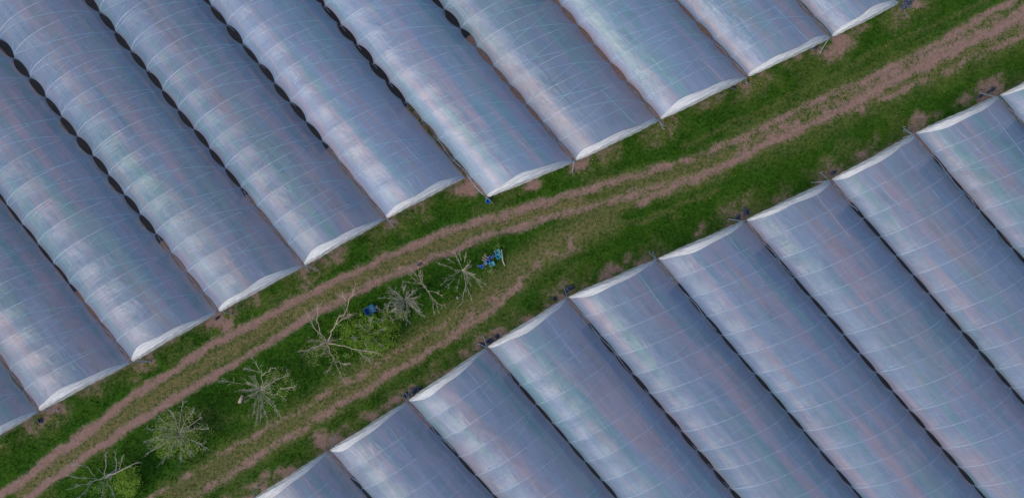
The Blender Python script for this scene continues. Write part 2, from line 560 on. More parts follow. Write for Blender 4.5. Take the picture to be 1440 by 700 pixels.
for px, py, r, s in patches:
    c = P(px, py)
    d = np.hypot((X + wx * 2.6 - c.x) * 0.8, Y + wy * 2.6 - c.y - 0.3 * (X - c.x))
    val = s * np.clip(1.25 - 0.75 * d / r, 0, 1) * np.clip(0.45 + (brk - 0.32) * 2.4, 0, 1)
    dirt = np.maximum(dirt, val)
    dry = np.maximum(dry, 0.5 * np.clip(1.6 - d / r, 0, 1))

# soil and crop rows under the tunnels
inside = np.zeros(X.shape); row = np.zeros(X.shape)
for b in bays:
    A = np.array(b.A[:2]); B = np.array(b.B[:2]); d = np.array(b.dA[:2]); dB = np.array(b.dB[:2])
    vA = (X - A[0]) * d[0] + (Y - A[1]) * d[1]
    vB = (X - B[0]) * dB[0] + (Y - B[1]) * dB[1]
    nA = (X - A[0]) * d[1] - (Y - A[1]) * d[0]
    nB = (X - B[0]) * dB[1] - (Y - B[1]) * dB[0]
    sgn = np.sign((B[0] - A[0]) * d[1] - (B[1] - A[1]) * d[0])
    s = nA / (nA - nB + 1e-9)
    v = vA * (1 - s) + vB * s
    m = (nA * sgn >= 0) & (nB * sgn < 0) & (v > -0.2)
    ins = np.clip((v + 0.1) / 0.5, 0, 1) * m
    inside = np.maximum(inside, ins)
    row = np.where(m & (v < b.L), np.clip(np.cos((s * 5) * 2 * np.pi) * 1.2 * (np.abs(s - 0.5) < 0.4), 0, 1), row)
row *= np.clip(fbm(X * 0.5, Y * 0.5, 55) * 2 - 0.2, 0, 1)

lump = fbm(X * 1.6, Y * 1.6, 21)
Z = -0.03 + 0.06 * lump * (1 - np.clip(dirt, 0, 1)) - 0.06 * rut + 0.02 * fbm(X * 4, Y * 4, 8)
Z *= (np.abs(X) < 47) & (np.abs(Y) < 24)
V = np.stack([X, Y, Z], -1).reshape(-1, 3)
ny, nx = X.shape
idx = np.arange(nx * ny).reshape(ny, nx)
F = np.stack([idx[:-1, :-1], idx[:-1, 1:], idx[1:, 1:], idx[1:, :-1]], -1).reshape(-1, 4)
td = (track_dirt * (1 - inside)).reshape(-1)[F].mean(1)
ow = owner.reshape(-1)[F[:, 0]]
sel = np.where(td > 0.42, 1 + ow, 0)


def sub_mesh(name, mask):
    f = F[mask]; u, inv = np.unique(f, return_inverse=True)
    me = np_mesh(name, V[u], inv.reshape(f.shape), M['ground'])
    for nm, arr in (('dirt', dirt), ('dry', dry), ('inside', inside), ('row', row)):
        attr(me, nm, arr.reshape(-1)[u])
    return me


tag(link('ground', sub_mesh('ground', sel == 0)), 'green grass ground between and under the polytunnels', kind='structure')
tag(link('dirt_track', sub_mesh('dirt_track', sel == 1)), 'reddish brown twin rut dirt track beside the upper tunnels', kind='structure')
tag(link('dirt_track', sub_mesh('dirt_track', sel == 2)), 'patchy worn dirt track nearer the lower tunnels', kind='structure')


def sample(arr, x, y):
    i = np.clip(np.searchsorted(gy, y) - 1, 0, ny - 1); j = np.clip(np.searchsorted(gx, x) - 1, 0, nx - 1)
    return arr[i, j]


def ground_z(x, y):
    return float(sample(Z, np.array([x]), np.array([y]))[0])


# grass blades: one mass nobody could count
def blades(n, hmin, hmax, seed):
    r = np.random.default_rng(seed)
    x = r.uniform(-45, 45, n); y = r.uniform(-22.5, 22.5, n)
    dd = sample(dirt, x, y); ii = sample(inside, x, y); dr = sample(dry, x, y)
    cl = fbm(x * 0.8, y * 0.8, 44)
    keep = (r.random(n) > dd * 1.9) & (ii < 0.05) & (r.random(n) < 0.35 + cl * 1.1 - 0.75 * dr)
    x, y, dr, cl = x[keep], y[keep], dr[keep], cl[keep]
    m = len(x)
    z = sample(Z, x, y) - 0.01
    a = r.uniform(0, 2 * np.pi, m); h = r.uniform(hmin, hmax, m) * (0.6 + 0.9 * cl) * (1 - 0.5 * dr); lean = r.uniform(0.2, 1.1, m) * h
    wd = r.uniform(0.02, 0.05, m)
    p = np.stack([x, y, z], -1)
    side = np.stack([-np.sin(a), np.cos(a), 0 * a], -1) * wd[:, None]
    tip = p + np.stack([np.cos(a) * lean, np.sin(a) * lean, h], -1)
    vv = np.stack([p - side, p + side, tip], 1).reshape(-1, 3)
    ff = np.arange(3 * m).reshape(-1, 3)
    me = np_mesh('grass', vv, ff, M['grassblade'], False)
    tint = np.clip(r.normal(0.42, 0.25, m) + 0.4 * dr + (fbm(x * .3, y * .3, 66) - .5) * 1.2, 0, 1)
    attr(me, 'tint', np.repeat(tint, 3))
    return me


tag(link('grass', blades(330000, 0.06, 0.20, 3)), 'rough green grass between the tunnel blocks', kind='stuff')

# ------------------------------------------------------------------ tunnels
ORD = ['first', 'second', 'third', 'fourth', 'fifth', 'sixth', 'seventh', 'eighth', 'ninth', 'tenth', 'eleventh']
leg_mesh = None


def make_leg_mesh():
    mb = MB()
    mb.tube([(0, 0, -0.15), (0, 0, ZG - 0.12)], 0.035, 6)
    mb.tube([(0, 0, ZG - 0.35), (0.10, 0, ZG - 0.02)], 0.028, 5)
    mb.tube([(0, 0, ZG - 0.35), (-0.10, 0, ZG - 0.02)], 0.028, 5)
    me = bpy.data.meshes.new('leg'); me.from_pydata(mb.v, [], mb.f); me.materials.append(M['steel'])
    return me


leg_mesh = make_leg_mesh()
NU = 33; SUB = 8


def build_bay(b, label, group):
    root = empty('polytunnel', ((b.A.x + b.B.x) / 2, (b.A.y + b.B.y) / 2, 0))
    tag(root, label, 'polytunnel', group)
    rr = random.Random(100 + b.i)
    nv = b.n * SUB + 1
    vs = np.zeros((nv, NU, 3)); fu = np.zeros((nv, NU)); fv = np.zeros((nv, NU))
    for j in range(nv):
        v = j * HOOP / SUB
        for k in range(NU):
            sp = -1 + 2 * k / (NU - 1)
            vs[j, k] = b.point(sp, v)
            fu[j, k] = sp * 4.4 + 37.0 * b.i; fv[j, k] = v
    # slow uneven tension
    vs[:, :, 2] += 0.05 * (fbm(fu * 0.9, fv * 0.6, 5) - 0.5) * np.sin(np.linspace(0, np.pi, NU))[None, :]
    ids = np.arange(nv * NU).reshape(nv, NU)
    fc = np.stack([ids[:-1, :-1], ids[1:, :-1], ids[1:, 1:], ids[:-1, 1:]], -1).reshape(-1, 4)
    # upward normals
    a, c, d = vs.reshape(-1, 3)[fc[0, 0]], vs.reshape(-1, 3)[fc[0, 1]], vs.reshape(-1, 3)[fc[0, 2]]
    if np.cross(c - a, d - a)[2] < 0:
        fc = fc[:, ::-1]
    me = np_mesh('cover', vs.reshape(-1, 3), fc, M['film'])
    attr(me, 'fu', fu.ravel()); attr(me, 'fv', fv.ravel())
    cov = link('cover', me, root); cov.color = (b.op - 0.09, 0, 0, 1)
    # hoops
    for h in range(b.n + 1):
        v = h * HOOP + (0.02 if h == 0 else 0)
        mb = MB()
        mb.tube([b.point(-1 + 2 * k / 20, v, -0.013) for k in range(21)], 0.026 if h else 0.04, 5)
        mb.build('hoop', M['steel'], root, True)
    # legs along the near gutter (the last tunnel of a block also has the far row)
    sides = [-1] + ([1] if (b.i in (10, 29)) else [])
    for sd in sides:
        dr = b.dA if sd < 0 else b.dB
        for h in range(b.n + 1):
            p = b.line(sd, h * HOOP)
            o = link('leg', leg_mesh, None)
            o.location = (p.x, p.y, 0); o.rotation_euler.z = math.atan2(dr.y, dr.x) + math.pi / 2
            o.parent = root; o.matrix_parent_inverse = root.matrix_world.inverted()
    # slack film edge rolled up in the gutter near the mouth
    rl = rr.uniform(3.0, 8.0); mb = MB(); off = rr.uniform(-0.08, 0.08)
    sv = Vector((-b.dA.y, b.dA.x, 0))
    mb.tube([b.line(-1, 0.15 + rl * k / 14) + sv * (off + 0.07 * math.sin(k * 0.9 + b.i)) + Vector((0, 0, 0.05 * math.sin(k * 1.7))) for k in range(15)],
            [0.035 + 0.02 * rr.random() for k in range(15)], 6)
    mb.build('rolled_edge', M['flap_roll'], root, True)
    # bracing tubes from the end hoop back under the film
    for sp0 in (-0.36 + rr.uniform(-.06, .06), 0.34 + rr.uniform(-.06, .06)):
        mb = MB(); bl = rr.uniform(1.6, 2.6) * HOOP
        mb.tube([b.point(sp0 * (1 - 0.18 * k / 12), 0.1 + bl * k / 12, -0.008) for k in range(13)], 0.015, 5)
        mb.build('brace', M['steel'], root, True)
    # ropes, zigzag over the film
    for r0 in ((0, 1) if b.block == 'U' else (0,)):
        mb = MB(); pts = []
        jit = [rr.uniform(-0.16, 0.16) for h in range(b.n + 2)]; bow = [rr.uniform(-0.22, 0.22) for h in range(b.n + 2)]
        for h in range(1, b.n):
            a, e = (-0.99, 0.99) if (h + r0) % 2 == 0 else (0.99, -0.99)
            for k in range(14):
                f = k / 14
                vv = h + f + jit[h] * (1 - f) + jit[h + 1] * f + bow[h] * math.sin(math.pi * f)
                pts.append(b.point(a + (e - a) * f, vv * HOOP, 0.018))
        mb.tube(pts, 0.011 if b.block == 'U' else 0.008, 4)
        mb.build('rope', M['rope'], root)
    # gathered end sheet: laid back over the end hoop, rolled over and hanging a little outside
    n = 60; prof = 26
    fvs = np.zeros((n + 1, prof, 3)); u2 = np.zeros((n + 1, prof)); v2 = np.zeros((n + 1, prof))
    ph = rr.uniform(0, 6)
    peak = rr.uniform(-0.25, 0.25)
    for k in range(n + 1):
        sp = -1 + 2 * k / n
        env = max(0.0, 1 - abs(sp) ** 2.2)
        back = 0.10 + (0.32 + 0.12 * math.sin(3.1 * sp + ph) + 0.07 * math.sin(8 * sp + ph * 2)) * env * (1 - 0.22 * math.sin(2 * (sp - peak)))
        back *= 1.0 if b.block == 'U' else 0.85
        drop = 0.08 + 0.50 * env
        out = 0.05 + 0.20 * env
        dirv = (b.dA * (0.5 - sp / 2) + b.dB * (0.5 + sp / 2))
        for q in range(prof):
            f = q / (prof - 1)
            if f < 0.6:      # lying on the film
                g = 1 - f / 0.6
                p = b.point(sp * 0.995, back * g)
                p.z += 0.025 + (0.055 * env + .012) * (0.5 + 0.5 * math.sin(g * 14 + ph + 2.6 * math.sin(sp * 3 + ph))) + (0.02 * env) * math.sin(g * 31 + 3 * math.sin(sp * 5 - ph) + sp * 6)
                if q == 0: p.z -= 0.02
            else:            # hanging outside
                g = (f - 0.6) / 0.4
                p = b.point(sp * 0.995, 0.0)
                p = p - dirv * (out * math.sin(g * math.pi * 0.55)) - Vector((0, 0, drop * g ** 1.4))
                p.z += 0.02
                p -= dirv * (0.035 * math.sin(g * 9 + sp * 7 + ph) + 0.015 * math.sin(sp * 37 + ph + g * 4))
            fvs[k, q] = p; u2[k, q] = sp * 4.4 + b.i * 11; v2[k, q] = f * 1.4
    ids = np.arange((n + 1) * prof).reshape(n + 1, prof)
    fc = np.stack([ids[:-1, :-1], ids[1:, :-1], ids[1:, 1:], ids[:-1, 1:]], -1).reshape(-1, 4)
    a, c, d = fvs.reshape(-1, 3)[fc[0, 0]], fvs.reshape(-1, 3)[fc[0, 1]], fvs.reshape(-1, 3)[fc[0, 2]]
    if np.cross(c - a, d - a)[2] < 0:
        fc = fc[:, ::-1]
    me = np_mesh('end_sheet', fvs.reshape(-1, 3), fc, M['flap'])
    attr(me, 'fu', u2.ravel()); attr(me, 'fv', v2.ravel())
    link('end_sheet', me, root)
    # anchor stays at the end post
    p = b.line(-1, 0.0)
    for q in range(rr.choice((1, 2))):
        ang = rr.uniform(-0.9, 0.9)
        dv = -b.dA
        d2 = Vector((dv.x * math.cos(ang) - dv.y * math.sin(ang), dv.x * math.sin(ang) + dv.y * math.cos(ang), 0))
        ln = rr.uniform(0.5, 1.0)
        mb = MB(); e = p + d2 * ln
        mb.tube([Vector((p.x, p.y, ZG - 0.2)), Vector((e.x, e.y, -0.1))], 0.028, 5)
        mb.tube([Vector((e.x, e.y, -0.1)), Vector((e.x, e.y, 0.25))], 0.03, 5)
        mb.build('anchor_stay', M['steel'], root)
    return root


nU = len(UP) - 1; nL = len(LO) - 1
for b in bays:
    if b.block == 'U':
        lab = f'{ORD[b.i]} clear polythene tunnel from the left in the upper row of tunnels'
        if b.i == 6:
            lab = 'upper row polythene tunnel whose corner juts out past its neighbour by the blue tub'
        build_bay(b, lab, 'polytunnels of the upper block')
    else:
        lab = f'{ORD[b.i - 20]} clear polythene tunnel from the left in the lower row of tunnels'
        build_bay(b, lab, 'polytunnels of the lower block')

# near-black strips laid under the gutters, starting some metres in from the ends
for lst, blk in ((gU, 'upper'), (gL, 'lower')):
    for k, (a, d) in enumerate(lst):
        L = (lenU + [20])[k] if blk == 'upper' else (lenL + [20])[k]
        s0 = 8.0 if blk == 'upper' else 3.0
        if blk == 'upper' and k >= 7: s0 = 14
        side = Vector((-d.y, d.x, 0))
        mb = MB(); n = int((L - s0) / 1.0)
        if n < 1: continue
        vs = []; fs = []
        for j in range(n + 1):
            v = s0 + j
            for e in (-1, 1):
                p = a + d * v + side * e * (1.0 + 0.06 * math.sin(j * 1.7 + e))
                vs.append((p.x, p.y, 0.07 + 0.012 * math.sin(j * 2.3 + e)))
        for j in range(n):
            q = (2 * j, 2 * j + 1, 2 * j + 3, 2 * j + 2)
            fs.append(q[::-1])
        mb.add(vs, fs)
        tag(mb.build('dark_strip', M['strip_black']), f'black strip under the {ORD[k] if k < 11 else "last"} gutter gap of the {blk} tunnels', kind='structure')

# crop foliage in rows under the film
def crop(name, blk):
    r = np.random.default_rng(77 if blk == 'U' else 78)
    pts = []
    for b in bays:
        if b.block != blk: continue
        for rw in range(4):
            s = (rw + 1.0) / 5
            nn = int((b.L - 1.5) * 16)
            v = r.uniform(1.2, b.L, nn); e = r.normal(0, 0.24, nn)
            for vi, ei in zip(v, e):
                p = b.line(-1, vi) * (1 - s) + b.line(1, vi) * s
                side = (b.line(1, vi) - b.line(-1, vi)).normalized()
                p = p + side * ei
                pts.append((p.x, p.y, r.uniform(0.15, 0.75)))
    c = np.array(pts); c = c[fbm(c[:, 0] * .5, c[:, 1] * .5, 55) > 0.34]
    return leaf_mesh(name, c, 0.16, 0.34, M['leaf_crop'], r)


def leaf_mesh(name, c, smin, smax, mat, r):
    m = len(c)
    a = r.uniform(0, 2 * np.pi, m); tl = r.normal(0, 0.55, m); t2 = r.normal(0, 0.55, m); s = r.uniform(smin, smax, m)
    ux = np.stack([np.cos(a), np.sin(a), tl], -1); uy = np.stack([-np.sin(a), np.cos(a), t2], -1)
    ux /= np.linalg.norm(ux, axis=1)[:, None]; uy /= np.linalg.norm(uy, axis=1)[:, None]
    ux *= s[:, None] * 0.5; uy *= s[:, None] * 0.30
    vv = np.stack([c - ux, c + uy, c + ux, c - uy], 1).reshape(-1, 3)
    me = np_mesh(name, vv, np.arange(4 * m).reshape(-1, 4), mat, False)
    attr(me, 'tint', np.repeat(np.clip(r.normal(0.5, 0.28, m), 0, 1), 4))
    return me


tag(link('crop_foliage', crop('crop_foliage', 'U')), 'rows of green crop plants under the upper tunnels', kind='stuff')
tag(link('crop_foliage', crop('crop_foliage', 'L')), 'rows of green crop plants under the lower tunnels', kind='stuff')

# ------------------------------------------------------------------ trees
def bent(a, b, rr, k=5, wob=0.07):
    L = (b - a).length
    pts = []
    for i in range(k + 1):
        f = i / k
        p = a.lerp(b, f)
        if 0 < i < k:
            p = p + Vector((rr.gauss(0, 1), rr.gauss(0, 1), rr.gauss(0, 1))) * L * wob * 0.5
        pts.append(p)
    return pts


def limb(mb, pts, r0, r1, rr, twigs=5, tl=0.6, depth=1):
    n = len(pts)
    rad = [r0 + (r1 - r0) * (i / (n - 1)) ** 0.8 for i in range(n)]
    mb.tube(pts, rad, 5 if r0 < 0.04 else 6)
    tot = (pts[-1] - pts[0]).normalized()
    for q in range(twigs):
        f = rr.uniform(0.3, 0.98) * (n - 1)
        i = int(f); p = pts[i].lerp(pts[min(i + 1, n - 1)], f - i)
        d = (tot + Vector((rr.gauss(0, .42), rr.gauss(0, .42), rr.gauss(0.12, .35)))).normalized()
        L = tl * rr.uniform(0.4, 1.1)
        tp = bent(p, p + d * L, rr, 3, 0.08)
        limb(mb, tp, max(r1 * 0.7, 0.008), 0.004, rr, 3 if depth > 0 else 0, tl * 0.5, depth - 1)


def tree(name, label, base, zc, limbs, rr_seed, bark, trunk_r=0.11, leaves=(), twigs=6, tl=0.6, thin=1.0, extra=0):
    """base: pixel of the trunk; zc: crotch height; limbs: list of (radius, [(px, py, z), ...])"""
    rr = random.Random(rr_seed)
    bp = P(*base, zc); g = Vector((bp.x + rr.uniform(-.1, .1), bp.y + rr.uniform(-.1, .1), 0))
    root = empty(name, g); tag(root, label, 'tree', 'fruit trees between the tracks')
    mb = MB()
    mb.tube([g + Vector((0, 0, -0.1)), g + Vector((0, 0, 0.15)), g.lerp(bp, 0.5) + Vector((rr.uniform(-.05, .05), rr.uniform(-.05, .05), 0)), bp + Vector((0, 0, 0.05))],
            [trunk_r * 1.5, trunk_r * 1.1, trunk_r, trunk_r * 0.9], 8)
    mb.build('trunk', bark, root, True)
    for r0, pl in limbs:
        pts = [P(*p) for p in pl]
        if len(pts) == 1: pts = [bp] + pts
        full = [pts[0]]
        for a, b2 in zip(pts[:-1], pts[1:]):
            full += bent(a, b2, rr, 4, 0.055)[1:]
        mb = MB()
        limb(mb, full, r0 * 0.55, max(0.008, r0 * 0.18), rr, twigs + 4, tl)
        mb.build('branch', bark, root, True)
    for q in range(extra):   # short upright shoots that fill the middle
        a = rr.uniform(0, 6.28); L = rr.uniform(0.5, 1.9)
        e = bp + Vector((math.cos(a) * L * 0.8, math.sin(a) * L * 0.8, rr.uniform(0.3, 1.1)))
        mb = MB(); limb(mb, bent(bp, e, rr, 4, 0.06), 0.017, 0.006, rr, 3, 0.4)
        mb.build('branch', bark, root, True)
    r = np.random.default_rng(rr_seed)
    for mat, n, (px, py), (rx, ry), z0, z1, sz in leaves:
        n = int(n * 1.6)
        # leaves gather in small sprays through the volume
        ns = max(8, n // 22)
        ang = r.uniform(0, 2 * np.pi, ns); rad = np.sqrt(r.random(ns)) * (0.8 + 0.35 * r.random(ns))
        zz = r.uniform(z0, z1, ns)
        k = (CAM_H - zz) / FPX
        cx = (px - 720 + np.cos(ang) * rad * rx) * k; cy = (350 - py - np.sin(ang) * rad * ry) * k
        ctr = np.stack([cx, cy, zz - 0.5 * (rad ** 2) * (z1 - z0) * .5], -1)
        pick = r.integers(0, ns, n)
        c = ctr[pick] + r.normal(0, 1, (n, 3)) * np.array([0.17, 0.17, 0.14])
        c[:, 2] = np.maximum(c[:, 2], 0.1)
        o = link('crown', leaf_mesh('crown', c, sz * 0.7, sz * 1.5, M[mat], r), root)
    return root


T3 = 2.9
tree('fruit_tree', 'pruned tree with a thick pale limb and lime shoots at the bottom left', (150, 670), 1.5, [
    (0.10, [(150, 670, 1.5), (170, 661, 2.0), (193, 650, 2.3)]),
    (0.09, [(150, 670, 1.5), (137, 674, 1.9), (126, 678, 2.3)]),
    (0.035, [(146, 671, 1.7), (149, 655, 2.3), (148, 636, T3)]), (0.035, [(163, 662, 1.8), (164, 650, 2.3), (162, 634, T3)]),
    (0.028, [(168, 660, 1.8), (172, 642, 2.6)]), (0.035, [(134, 669, 1.9), (120, 654, 2.5), (99, 653, T3)]),
    (0.032, [(134, 672, 1.9), (98, 669, T3)]), (0.035, [(130, 677, 2.0), (97, 687, T3)]),
    (0.04, [(130, 678, 2.0), (110, 701, T3)]), (0.032, [(147, 676, 1.8), (142, 701, 2.6)]), (0.032, [(150, 677, 1.8), (163, 701, 2.6)])],
    21, M['bark_grey'], 0.13, [('leaf_lime', 1100, (177, 677), (17, 20), 0.5, 1.9, 0.14), ('leaf_green', 160, (140, 685), (20, 12), 0.5, 1.6, 0.12)], 4, 0.5, extra=6)
tree('fruit_tree', 'round twiggy tree hazed all over with pale green new leaves', (252, 608), 1.5, [
    (0.05, [(252, 608, 1.5), (245, 586, 2.3), (233, 569, T3)]), (0.085, [(252, 608, 1.5), (231, 623, 2.0), (211, 634, 2.4)]),
    (0.035, [(240, 618, 1.9), (207, 618, T3)]), (0.035, [(226, 587, T3)]), (0.035, [(209, 603, T3)]), (0.04, [(254, 651, T3)]),
    (0.035, [(228, 649, 2.7)]), (0.04, [(270, 618, 2.2), (288, 629, T3)]), (0.04, [(295, 601, T3)]), (0.04, [(283, 586, T3)]),
    (0.035, [(258, 562, T3)]), (0.03, [(272, 575, 3.1)]), (0.03, [(268, 640, 2.8)])],
    22, M['bark_grey'], 0.12, [('leaf_pale', 1500, (250, 612), (40, 36), 1.0, 3.0, 0.095), ('leaf_lime', 700, (243, 624), (30, 22), 0.6, 2.0, 0.11)], 7, 0.6, extra=26)
tree('fruit_tree', 'starburst tree of bare pale branches beside the cut log', (367, 548), 1.6, [
    (0.03, [(340, 539, 2.4), (310, 535, 2.9)]), (0.05, [(367, 548, 1.7), (369, 524, 2.4), (352, 501, T3)]), (0.03, [(369, 524, 2.4), (347, 519, 2.8)]),
    (0.04, [(369, 528, 2.3), (384, 516, T3)]), (0.03, [(335, 548, 2.8)]), (0.035, [(344, 533, 2.8)]), (0.045, [(394, 546, 2.3), (416, 544, T3)]),
    (0.035, [(360, 595, T3)]), (0.03, [(354, 586, T3)]), (0.035, [(377, 593, T3)]), (0.035, [(396, 586, T3)]), (0.03, [(388, 574, T3)]),
    (0.035, [(407, 525, T3)]), (0.03, [(366, 588, 2.7)]), (0.03, [(400, 560, 2.6)])],
    23, M['bark'], 0.12, [('leaf_pale', 480, (392, 540), (26, 20), 1.0, 2.4, 0.09), ('leaf_green', 130, (384, 566), (18, 16), 0.8, 2.0, 0.09)], 6, 0.5, extra=30)
tree('fruit_tree', 'largest bare tree with long crooked limbs over the bright green bush', (459, 481), 1.6, [
    (0.12, [(459, 481, 1.6), (445, 487, 1.9), (430, 493, 2.2)]), (0.06, [(459, 481, 1.6), (439, 456, 2.6), (428, 433, 3.2)]),
    (0.05, [(452, 470, 2.0), (446, 452, 2.6), (445, 432, 3.2)]), (0.075, [(462, 478, 1.7), (472, 456, 2.5), (490, 426, 3.2), (499, 402, 3.6)]),
    (0.028, [(490, 426, 3.2), (481, 416, 3.5)]), (0.035, [(472, 456, 2.5), (491, 441, 3.0)]), (0.075, [(462, 483, 1.8), (484, 486, 2.3), (506, 492, 2.7), (530, 495, 3.0)]),
    (0.035, [(500, 491, 2.6), (519, 507, 3.0)]), (0.055, [(460, 484, 1.8), (471, 507, 2.4), (486, 538, 3.1)]), (0.035, [(470, 505, 2.4), (462, 520, 2.8)]),
    (0.035, [(472, 508, 2.4), (486, 512, 2.8)]), (0.03, [(438, 478, 2.6)])],
    24, M['bark_warm'], 0.15, [('leaf_pale', 420, (457, 495), (34, 22), 0.6, 1.6, 0.085)], 9, 0.7, extra=10)
tree('bushy_tree', 'bright lime green leafy bush next to the blue box', (520, 470), 1.2, [
    (0.04, [(505, 455, 2.2)]), (0.04, [(540, 462, 2.4)]), (0.04, [(515, 492, 2.2)]), (0.035, [(535, 485, 2.2)]), (0.03, [(520, 450, 2.4)]),
    (0.03, [(497, 475, 2.1)])],
    25, M['bark_grey'], 0.08, [('leaf_lime', 2000, (518, 470), (38, 27), 0.5, 2.3, 0.12), ('leaf_green', 900, (503, 466), (40, 28), 0.3, 1.7, 0.12), ('leaf_lime', 260, (545, 452), (20, 18), 0.5, 2.0, 0.11)], 8, 0.5, extra=3)
tree('fruit_tree', 'small grey twiggy tree rising from lime leaves right of the blue box', (545, 440), 1.4, [
    (0.03, [(530, 432, 2.4)]), (0.03, [(536, 452, 2.4)]), (0.03, [(552, 450, 2.4)]), (0.03, [(548, 424, 2.6)]), (0.03, [(558, 434, 2.4)]), (0.025, [(540, 426, 2.5)])],
    26, M['bark_grey'], 0.08, [('leaf_lime', 450, (550, 450), (20, 15), 0.5, 1.8, 0.11)], 6, 0.4, extra=5)
tree('fruit_tree', 'dense grey leafless tree between the lime bush and the sparse trees', (570, 422), 1.5, [
    (0.04, [(540, 418, T3)]), (0.04, [(549, 405, T3)]), (0.04, [(594, 444, T3)]), (0.045, [(573, 452, T3)]), (0.035, [(558, 441, T3)]),
    (0.04, [(592, 427, T3)]), (0.035, [(566, 403, T3)]), (0.035, [(582, 408, T3)]), (0.03, [(554, 428, 2.7)]), (0.03, [(586, 437, 2.8)]), (0.03, [(565, 446, 2.9)])],
    27, M['bark_grey'], 0.11, [('leaf_pale', 160, (566, 428), (24, 20), 1.0, 2.2, 0.08)], 8, 0.6, extra=34)
tree('fruit_tree', 'sparse two-ended bare tree leaning towards the track', (597, 403), 1.5, [
    (0.06, [(601, 409, 1.4), (593, 398, 1.9)]),
    (0.03, [(593, 399, 1.9), (575, 386, 2.5), (560, 377, T3)]), (0.03, [(593, 398, 1.9), (583, 384, 2.5), (573, 372, T3)]), (0.028, [(592, 399, 1.9), (571, 396, 2.7)]),
    (0.03, [(593, 398, 1.9), (589, 385, 2.5), (588, 372, T3)]), (0.026, [(593, 398, 1.9), (594, 382, 2.7)]), (0.035, [(601, 409, 1.5), (608, 421, 2.3), (610, 444, T3)]),
    (0.03, [(601, 408, 1.5), (614, 411, 2.3), (622, 417, 2.7)]), (0.03, [(604, 413, 1.7), (614, 425, 2.4), (626, 431, 2.8)]), (0.03, [(604, 414, 1.8), (613, 424, 2.3), (617, 441, 2.8)])],
    28, M['bark_warm'], 0.09, [], 3, 0.45, extra=4)
tree('fruit_tree', 'bare spidery tree with long pale branches beside the crates', (651, 380), 1.6, [
    (0.03, [(636, 376, 2.4), (616, 371, T3)]), (0.035, [(640, 370, 2.4), (627, 363, T3)]), (0.04, [(646, 368, 2.4), (638, 355, T3)]), (0.035, [(649, 366, 2.4), (645, 354, T3)]),
    (0.03, [(653, 368, 2.3), (655, 357, 2.8)]), (0.03, [(637, 390, 2.3), (621, 400, T3)]), (0.032, [(640, 392, 2.3), (628, 403, T3)]), (0.03, [(646, 393, 2.2), (642, 407, 2.8)]),
    (0.045, [(651, 380, 1.6), (655, 401, 2.4), (651, 424, 2.8), (638, 438, 3.0)]), (0.035, [(655, 398, 2.3), (664, 424, 3.0)]), (0.045, [(651, 380, 1.6), (668, 391, 2.4), (678, 405, 3.0)]),
    (0.03, [(656, 388, 1.9), (661, 399, 2.5)]), (0.03, [(651, 380, 1.6), (668, 386, 2.4)]), (0.03, [(664, 388, 2.2), (682, 400, 2.9)])],
    29, M['bark'], 0.11, [], 2, 0.35, extra=18)

# ------------------------------------------------------------------ crates, tubs and rubbish
def crate(name, label, px, py, size, rz, mat, z=0.0, cat='crate', group=None):
    """open crate: bottom, four walls, rim, two handles"""
    c = P(px, py, z)
    g = ground_z(c.x, c.y) if z == 0 else z
    root = empty(name, (c.x, c.y, g)); root.rotation_euler.z = rz
    tag(root, label, cat, group)
    sx, sy, sz = size; t = 0.022

    def part(nm, boxes):
        mb = MB()
        for cc, ss in boxes: mb.box(cc, ss)
        o = mb.build(nm, mat); o.parent = root
    part('bottom', [((0, 0, 0.015 + t), (sx - 2 * t - .004, sy - 2 * t - .004, 0.03))])
    for s in (-1, 1):
        part('side', [((s * (sx / 2 - t / 2), 0, sz / 2), (t, sy, sz))])
        part('side', [((0, s * (sy / 2 - t / 2), sz / 2), (sx - 2 * t - .004, t, sz))])
    part('rim', [((s * (sx / 2 + .005), 0, sz - 0.012), (0.03, sy + .05, 0.03)) for s in (-1, 1)] + [((0, s * (sy / 2 + .005), sz - 0.012), (sx - .03, 0.03, 0.028)) for s in (-1, 1)])
    return root


def lathe(mb, c, prof, seg=14, tilt=None):
    vs = []; fs = []
    from mathutils import Euler
    R = Euler(tilt).to_matrix() if tilt else None
    for r, z in prof:
        for k in range(seg):
            a = 2 * math.pi * k / seg
            p = Vector((r * math.cos(a), r * math.sin(a), z))
            if R: p = R @ p
            vs.append(Vector(c) + p)
    for i in range(len(prof) - 1):
        for k in range(seg):
            k2 = (k + 1) % seg
            fs.append((i * seg + k, i * seg + k2, (i + 1) * seg + k2, (i + 1) * seg + k))
    mb.add(vs, fs)


def tub(name, label, px, py, r, h, mat, cat='tub', lid=None, tilt=None, group=None):
    c = P(px, py); g = ground_z(c.x, c.y)
    root = empty(name, (c.x, c.y, g)); tag(root, label, cat, group)
    mb = MB(); lathe(mb, (0, 0, 0 if not tilt else r), [(0.001, 0.01), (r * 0.82, 0.01), (r * 0.9, h * .5), (r, h), (r * 1.08, h + 0.01), (r * 1.08, h + 0.03), (r * 0.94, h + 0.03), (r * 0.8, 0.05), (0.001, 0.05)], 14, tilt)
    o = mb.build('body', mat, None, True); o.parent = root
    mb = MB()
    pts = [Vector((r * 1.05 * math.cos(a), r * 1.05 * math.sin(a) * 0.4 + r * .9 * math.sin(a) * .5, h + 0.02 + 0.06 * math.sin(a))) for a in np.linspace(0, math.pi, 9)]
    if not tilt:
        mb.tube(pts, 0.012, 5)
        o = mb.build('handle', M['steel'], None, True); o.parent = root
    return root


